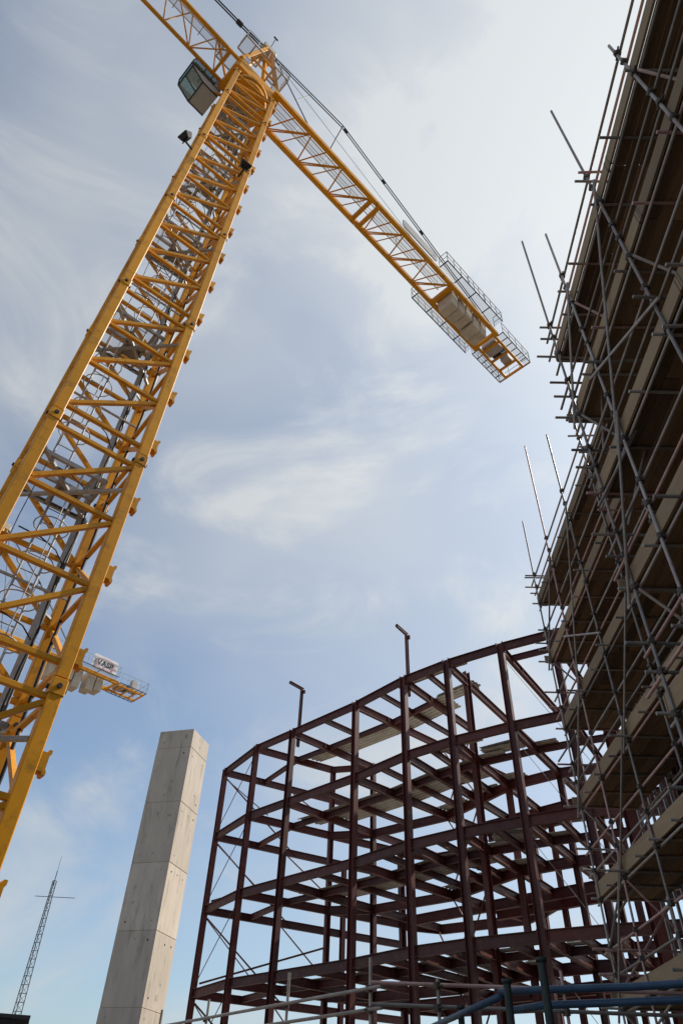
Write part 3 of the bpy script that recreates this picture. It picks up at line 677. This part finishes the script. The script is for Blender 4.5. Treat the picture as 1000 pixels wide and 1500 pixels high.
# ------------------------------------------------------------------ scaffolded building on the right
SAZ = 1.9
sd = azv(SAZ); sw = V(sd.y, -sd.x, 0)               # along the run, and away from the camera's side
PL = [H+12.3-2.0*i for i in range(6)]               # platform undersides
bl = thing('scaffolded_building', 'dark half built block with floor slabs and metal studs behind the scaffold', 'building')
def B(x, y, z): return V(x, y, z)
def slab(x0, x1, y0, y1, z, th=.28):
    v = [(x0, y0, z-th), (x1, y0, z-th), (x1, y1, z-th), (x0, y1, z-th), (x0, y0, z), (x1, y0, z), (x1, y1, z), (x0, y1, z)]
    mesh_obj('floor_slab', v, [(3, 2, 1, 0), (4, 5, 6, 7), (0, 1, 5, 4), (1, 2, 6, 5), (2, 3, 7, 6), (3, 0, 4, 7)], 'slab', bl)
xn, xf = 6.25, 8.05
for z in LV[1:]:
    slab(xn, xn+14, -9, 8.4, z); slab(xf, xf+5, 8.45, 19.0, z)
    bar('edge_beam', 'ibeam', 'oxide', (xn+.12, -9, z-.5), (xn+.12, 8.4, z-.5), .2, .42, bl); bar('edge_beam', 'ibeam', 'oxide', (xf+.12, 8.45, z-.5), (xf+.12, 19.3, z-.5), .2, .42, bl)
for x, ys in ((xn+.15, (-7, -3, 1, 4.6, 8.1)), (xf+.22, (9.0, 12.4, 15.8, 19.15)), (xf+5, (9, 12.4, 15.8, 19.1)), (xn+6, (-7, -3, 1, 5, 8))):
    for y in ys: bar('column', 'ibeam', 'oxide', (x, y, 0), (x, y, LV[1]), .3, .3, bl)
for k in range(1, 5):
    z0 = (LV[k+1] if k < 4 else 0)+.0; z1 = LV[k]-.72
    y = -2.0
    while y < 8.2: bar('metal_stud', 'channel', 'galv', (xn+.28, y, z0), (xn+.28, y, z1), .05, .07, bl, yaw=0); y += .45
    y = 8.7
    while y < 18.8:
        bar('metal_stud', 'channel', 'galv', (xf+.28, y, z0), (xf+.28, y, z1), .05, .07, bl, yaw=0); y += .42
    bar('stud_track', 'channel', 'galv', (xf+.28, 8.6, z0+1.2), (xf+.28, 18.7, z0+1.2), .05, .07, bl)
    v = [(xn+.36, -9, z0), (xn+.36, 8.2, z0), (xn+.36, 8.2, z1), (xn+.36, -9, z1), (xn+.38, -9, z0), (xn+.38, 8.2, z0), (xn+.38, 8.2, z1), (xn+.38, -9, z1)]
    mesh_obj('shade_sheet', v, [(0, 1, 2, 3), (7, 6, 5, 4), (0, 4, 5, 1), (1, 5, 6, 2), (2, 6, 7, 3), (3, 7, 4, 0)], 'interior_shade', bl)  # added dark sheet behind the near studs, stands in for interior shade
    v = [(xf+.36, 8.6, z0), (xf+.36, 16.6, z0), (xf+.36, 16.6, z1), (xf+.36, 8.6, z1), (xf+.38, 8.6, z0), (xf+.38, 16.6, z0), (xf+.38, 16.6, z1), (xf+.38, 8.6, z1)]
    mesh_obj('shade_sheet', v, [(0, 1, 2, 3), (7, 6, 5, 4), (0, 4, 5, 1), (1, 5, 6, 2), (2, 6, 7, 3), (3, 7, 4, 0)], 'interior_shade', bl)  # far block: added sheet, its dark colour imitates the shaded inside

# ------------------------------------------------------------------ scaffolds
cm_v, cm_f = prism([(x*.055, y*.045) for x, y in [(-.6, -1), (.6, -1), (1, -.5), (1, .5), (.6, 1), (-.6, 1), (-1, .5), (-1, -.5)]])
cm = bpy.data.meshes.new('coupler'); cm.from_pydata([(x, y, (z-.5)*.085) for x, y, z in cm_v], [], cm_f)
cbm = bmesh.new(); cbm.from_mesh(cm)
geo = bmesh.ops.create_cone(cbm, cap_ends=True, segments=6, radius1=.016, radius2=.016, depth=.2); bmesh.ops.rotate(cbm, verts=geo['verts'], matrix=Matrix.Rotation(R(90), 3, 'X'))
cbm.to_mesh(cm); cbm.free(); cm.materials.append(MAT['clamp'])
sc = random.Random(11)
def scaffold(label, end, s0, stds, tops, wid, levels, top_k=0, brace_seed=1):
    """end: plan point of the outer far corner; stds: distances back from it; runs towards the camera"""
    root = thing('scaffold', label, 'scaffold', (end.x, end.y, 0), -R(SAZ), 'tube and board scaffolds')
    rb = random.Random(brace_seed); ncoup = [0]
    def coup(p, rz):
        if ncoup[0] >= 300: return
        ncoup[0] += 1; o = bpy.data.objects.new('coupler', cm); o.location = p; o.rotation_euler = (sc.choice((0, 1.57)), 0, rz+sc.uniform(-.3, .3)); link(o, root)
    r = .0245; inn = wid+.12
    for j, (s, tp) in enumerate(zip(stds, tops)):
        for wi, x in enumerate((-.035, inn)):
            tz = tp if wi == 0 else levels[0]+1.3+sc.uniform(-.3, .5)
            jx = sc.uniform(-.015, .015)
            tube('standard', (x+jx, -s, 0), (x-jx, -s+sc.uniform(-.02, .02), tz), r, root)
    far, near = .35, stds[-1]+.6
    nb = max(1, round(wid/.235)); bw = wid/nb
    for k, z in enumerate(levels):
        ex = sc.uniform(-.15, .15)
        # ledgers inside and outside, under the transoms
        for x in (.055, inn+.055):
            tube('ledger', (x, far+sc.uniform(0, .3), z-.13), (x, -near, z-.13), r, root)
        for dz in (.48, .95):
            tube('guard_rail', (.02, far+sc.uniform(0, .4), z+dz), (.02, -near, z+dz+sc.uniform(-.02, .02)), r, root)
        if k > 0: tube('guard_rail', (inn+.055, far, z+.95), (inn+.055, -near, z+.95), r, root)
        # transoms
        s = -.12; n_t = 0
        while s < near-.3:
            tube('transom', (-.16-sc.uniform(0, .28)*(n_t % 2 == 0), -s, z-.045-.024), (inn+.15+sc.uniform(0, .3), -s+sc.uniform(-.04, .04), z-.045-.024), r, root); s += 1.02+sc.uniform(-.08, .08); n_t += 1
        # boards laid along the run
        for b in range(nb):
            y = .22+sc.uniform(-.05, .08); st = 3.9 if b % 2 == 0 else 2.4
            while y > -near:
                L_ = min(st, y+near); st = 3.9
                if L_ < .3: break
                x = .07+bw*(b+.5)-.02; tl = sc.uniform(-.004, .004)
                o = bar('scaffold_board', 'sharp', 'timber', (x, y-L_+.012, z-.02+tl), (x, y, z-.02-tl), bw-.012, .038, root); y -= L_
        # toe boards
        y = .24
        st = 3.9
        while y > -near:
            L_ = min(st, y+near)
            if L_ < .3: break
            bar('toe_board', 'sharp', 'toe_timber', (.012, y-L_+.01, z+.085+sc.uniform(-.008, .008)), (.012, y, z+.085), .038, .30, root)
            for yy in (y-.05, y-L_+.06): bar('end_band', 'sharp', 'clamp', (.012, yy-.011, z+.085), (.012, yy+.011, z+.085), .043, .306, root)
            y -= L_
        bar('toe_board', 'sharp', 'toe_timber', (-.12 if k % 2 else .035, .275, z+.10), (wid+.1, .275, z+.10), .038, .225, root)
        # end rails
        for dz in (.5, .95): tube('guard_rail', (-.3+sc.uniform(-.1, .1), .06, z+dz), (inn+.25, .06, z+dz), r, root)
        for j, s in enumerate(stds):
            for dz in (-.13, .48, .95): coup((-.02, -s, z+dz), 0)
            if j < 3: coup((inn+.02, -s, z-.13), 0)
        # ledger braces: from the outer foot to the inner head on every other pair of standards
        if k < len(levels):
            zl = z-2.0
            for j, s in enumerate(stds):
                if (j+k) % 2 == 0: tube('ledger_brace', (0, -s+.06, zl+.15), (inn, -s+.06, z-.2), r, root)
                elif j == 0 or rb.random() < .3: tube('ledger_brace', (inn, -s-.06, zl+.15), (0, -s-.06, z-.2), r, root)
    # facade braces climbing across the bays
    z = levels[0]-.2
    for a, b, k0, k1 in ((0, 1, 1, 0), (1, 2, 1, 2), (2, 3, 3, 2), (0, 1, 3, 2), (1, 2, 4, 3), (0, 1, 5, 4), (2, 3, 5, 4), (1, 2, 2, 0)):
        if b >= len(stds) or k0 >= len(levels) or k1 >= len(levels): continue
        tube('facade_brace', (-.085, -stds[a]+.2, levels[k0]-.3), (-.085, -stds[b]-.2, levels[k1]+.3), r, root)
    # odd tubes poking out and tied across
    for _ in range(9):
        k = rb.randrange(len(levels)); z = levels[k]+rb.choice((-.25, .3, .5, .9)); x = rb.uniform(-.35, -.12); s = rb.choice(stds)+rb.choice((-.1, .1))
        tube('putlog', (x, -s, z), (x+rb.uniform(1.1, 2.2), -s+rb.uniform(-.1, .1), z+rb.uniform(-.03, .03)), r, root)
    for _ in range(5):
        s = stds[0]+rb.uniform(-.1, 1.2); k = rb.randrange(1, len(levels)); z = levels[k]-rb.uniform(.2, 1.6)
        a = rb.uniform(-1, 1); tube('raker', (rb.uniform(-.3, .4), -s+.5, z), (rb.uniform(.2, 1.2), -s-rb.uniform(.4, 1.2), z+rb.uniform(.6, 1.5)), r, root)
    return root
nearS = scaffold('near taller scaffold run filling the upper right edge of the picture', V(4.38, 8.0, 0), 0, [0, 1.15, 3.1, 5.05, 7.0, 9.0], [H+17.2, H+15.1, H+16.9, H+13.8, H+14.6, H+15], 1.36, PL, 0, 4)
farS = scaffold('farther scaffold run set back at right, in front of the steel frame', V(6.10, 16.75, 0), 0, [0, 1.75, 3.7, 5.6, 7.4, 8.6], [H+15.5, H+17.3, H+15.6, H+14.3, H+14, H+14], 1.36, PL, 0, 9)

# ------------------------------------------------------------------ near guard rails at the foot of the picture
gr = thing('tube_guard_rail', 'grey scaffold tube guard rail crossing the foot of the picture before the frame', 'guard rail')
zr = H+1.82
def pol(a, t, z=1.82): d = z/t; p = azv(a)*d; return V(p.x, p.y, H+z)
q0, q1, q2 = V(-4.2, 19.8, 0), V(-.63, 14.95, 0), V(.92, 12.55, 0)
q3, q4 = V(.75, 12.42, 0), V(6.6, 12.1, 0)
for z in (zr, zr-.27):
    tube('rail', q0+V(0, 0, z), q2+V(0, 0, z), .026, gr); tube('rail', q3+V(0, 0, z+.02), q4+V(0, 0, z), .026, gr)
for p, h in ((q0.lerp(q1, .17), .32), (q0.lerp(q1, .52), .34), (q1, .50), (q1.lerp(q2, .88), .42), (V(1.72, 12.33, 0), .1), (V(3.6, 12.25, 0), .25), (V(5.4, 12.15, 0), .2)):
    tube('rail_post', p+V(.03, .05, 0), p+V(.03, .05, zr+h), .026, gr)
    for z in (zr, zr-.27):
        o = bpy.data.objects.new('coupler', cm); o.location = p+V(.01, .02, z); o.rotation_euler = (0, 0, sc.uniform(0, 3)); link(o, gr)
for z in (zr-.55, zr-.9): tube('rail', q3+V(.5, .3, z), q4+V(0, .3, z), .026, gr)

bp_ = thing('blue_pipe_barrier', 'blue painted pipe barrier on dark green posts in the lower right corner', 'barrier')
zb = H+1.0
def pb(a, t): d = 1.0/t; p = azv(a)*d; return V(p.x, p.y, zb)
c1, c2, c3, c4 = pb(7.2, .104), pb(12.36, .1385), pb(15.1, .1430), pb(26.5, .1475)
poly_tube('blue_rail', [c1, c2+V(0, 0, -.01)], .028, 'blue_pipe', bp_, 10)
poly_tube('blue_rail', [c2+V(-.02, 0, .015), c3, c3.lerp(c4, .5)+V(0, 0, -.008), c4, c4+(c4-c3).normalized()*1.5], .028, 'blue_pipe', bp_, 10)
poly_tube('blue_rail', [c2+V(.1, .05, -.10), c3+V(0, .04, -.1), c4+V(0, .04, -.1), c4+(c4-c3).normalized()*1.5+V(0, .04, -.1)], .028, 'blue_pipe', bp_, 10)
for a, d, zt, r in ((15.25, 6.75, 1.17, .034), (12.75, 7.05, 1.07, .032), (9.5, 8.6, 1.08, .032)):
    p = azv(a)*d; tube('barrier_post', V(p.x, p.y, 0), V(p.x, p.y, H+zt-.02), r, bp_, 'green_post'); tube('post_cap', V(p.x, p.y, H+zt-.02), V(p.x, p.y, H+zt+.012), r*1.35, bp_, 'green_post')

# ------------------------------------------------------------------ far things at lower left
rm = thing('radio_mast', 'slender distant lattice radio mast with a crossed aerial, lower left', 'radio mast', (*(azv(-19.63)*100).xy, 0), .4)
zt = H+23.1; nseg = 30
def rmw(z): return .78-.52*min(1, z/zt*1.05) if z < zt*.93 else .26
prev = None
for k in range(nseg+1):
    z = zt*k/nseg; wv = rmw(z); ring = [V(wv*math.cos(a), wv*math.sin(a), z) for a in (.3, 2.394, 4.489)]
    if prev:
        for j in range(3):
            tube('mast_leg', prev[j], ring[j], .045, rm, 'dark_metal')
            if z > 6: tube('mast_brace', prev[j], ring[(j+1) % 3], .022, rm, 'dark_metal'); tube('mast_ring', ring[j], ring[(j+1) % 3], .022, rm, 'dark_metal')
    prev = ring
tube('whip_aerial', (0, 0, zt-.5), (.0, 0, zt+1.1), .05, rm, 'dark_metal'); tube('whip_aerial', (0, 0, zt+1), (0, 0, zt+2.8), .02, rm, 'dark_metal')
dr = Matrix.Rotation(-.4, 3, 'Z') @ (azv(70.4))
tube('cross_aerial', dr*-1.7+V(0, 0, zt-1.9), dr*2.9+V(0, 0, zt-1.6), .035, rm, 'dark_metal')

sh = thing('flat_roofed_building', 'low building with dark flat roof edge in the bottom left corner', 'building', (*(azv(-24.9)*38).xy, 0), R(18))
hz_ = H+3.3
box('wall', 'render_wall', (0, 0, (hz_-.35)/2), (7.2, 6, hz_-.35), sh)
rf = box('roof', 'felt', (0, 0, hz_-.17), (8.2, 7, .32), sh)
box('roof_trim', 'dark_metal', (0, -3.53, hz_-.06), (8.25, .05, .12), sh)
for x in (-2.2, 0, 2.2):
    wd = box('window', 'glass', (x, -3.02, 2.2), (1.2, .05, 1.2), sh); 
    for sx_ in (-.62, .62): box('window_frame', 'white', (x+sx_, -3.04, 2.2), (.07, .08, 1.3), sh)
    for sz_ in (-.62, .62): box('window_frame', 'white', (x, -3.045, 2.2+sz_), (1.17, .08, .07), sh)

# floodlights on the near mast (they stand outside the left and front faces)
bpy.context.view_layer.update()
mw = big.matrix_world
def mastp(x, y, z): return mw @ V(x, y, z)
floodlight(mastp(-1.5, -1.0, H+27.0), R(38-75), R(-35), 'black floodlight on the left side of the crane mast')
floodlight(mastp(.75, -1.5, H+27.3), R(38), R(-30), 'black floodlight on the front face of the crane mast')
print('objects', len(bpy.data.objects))
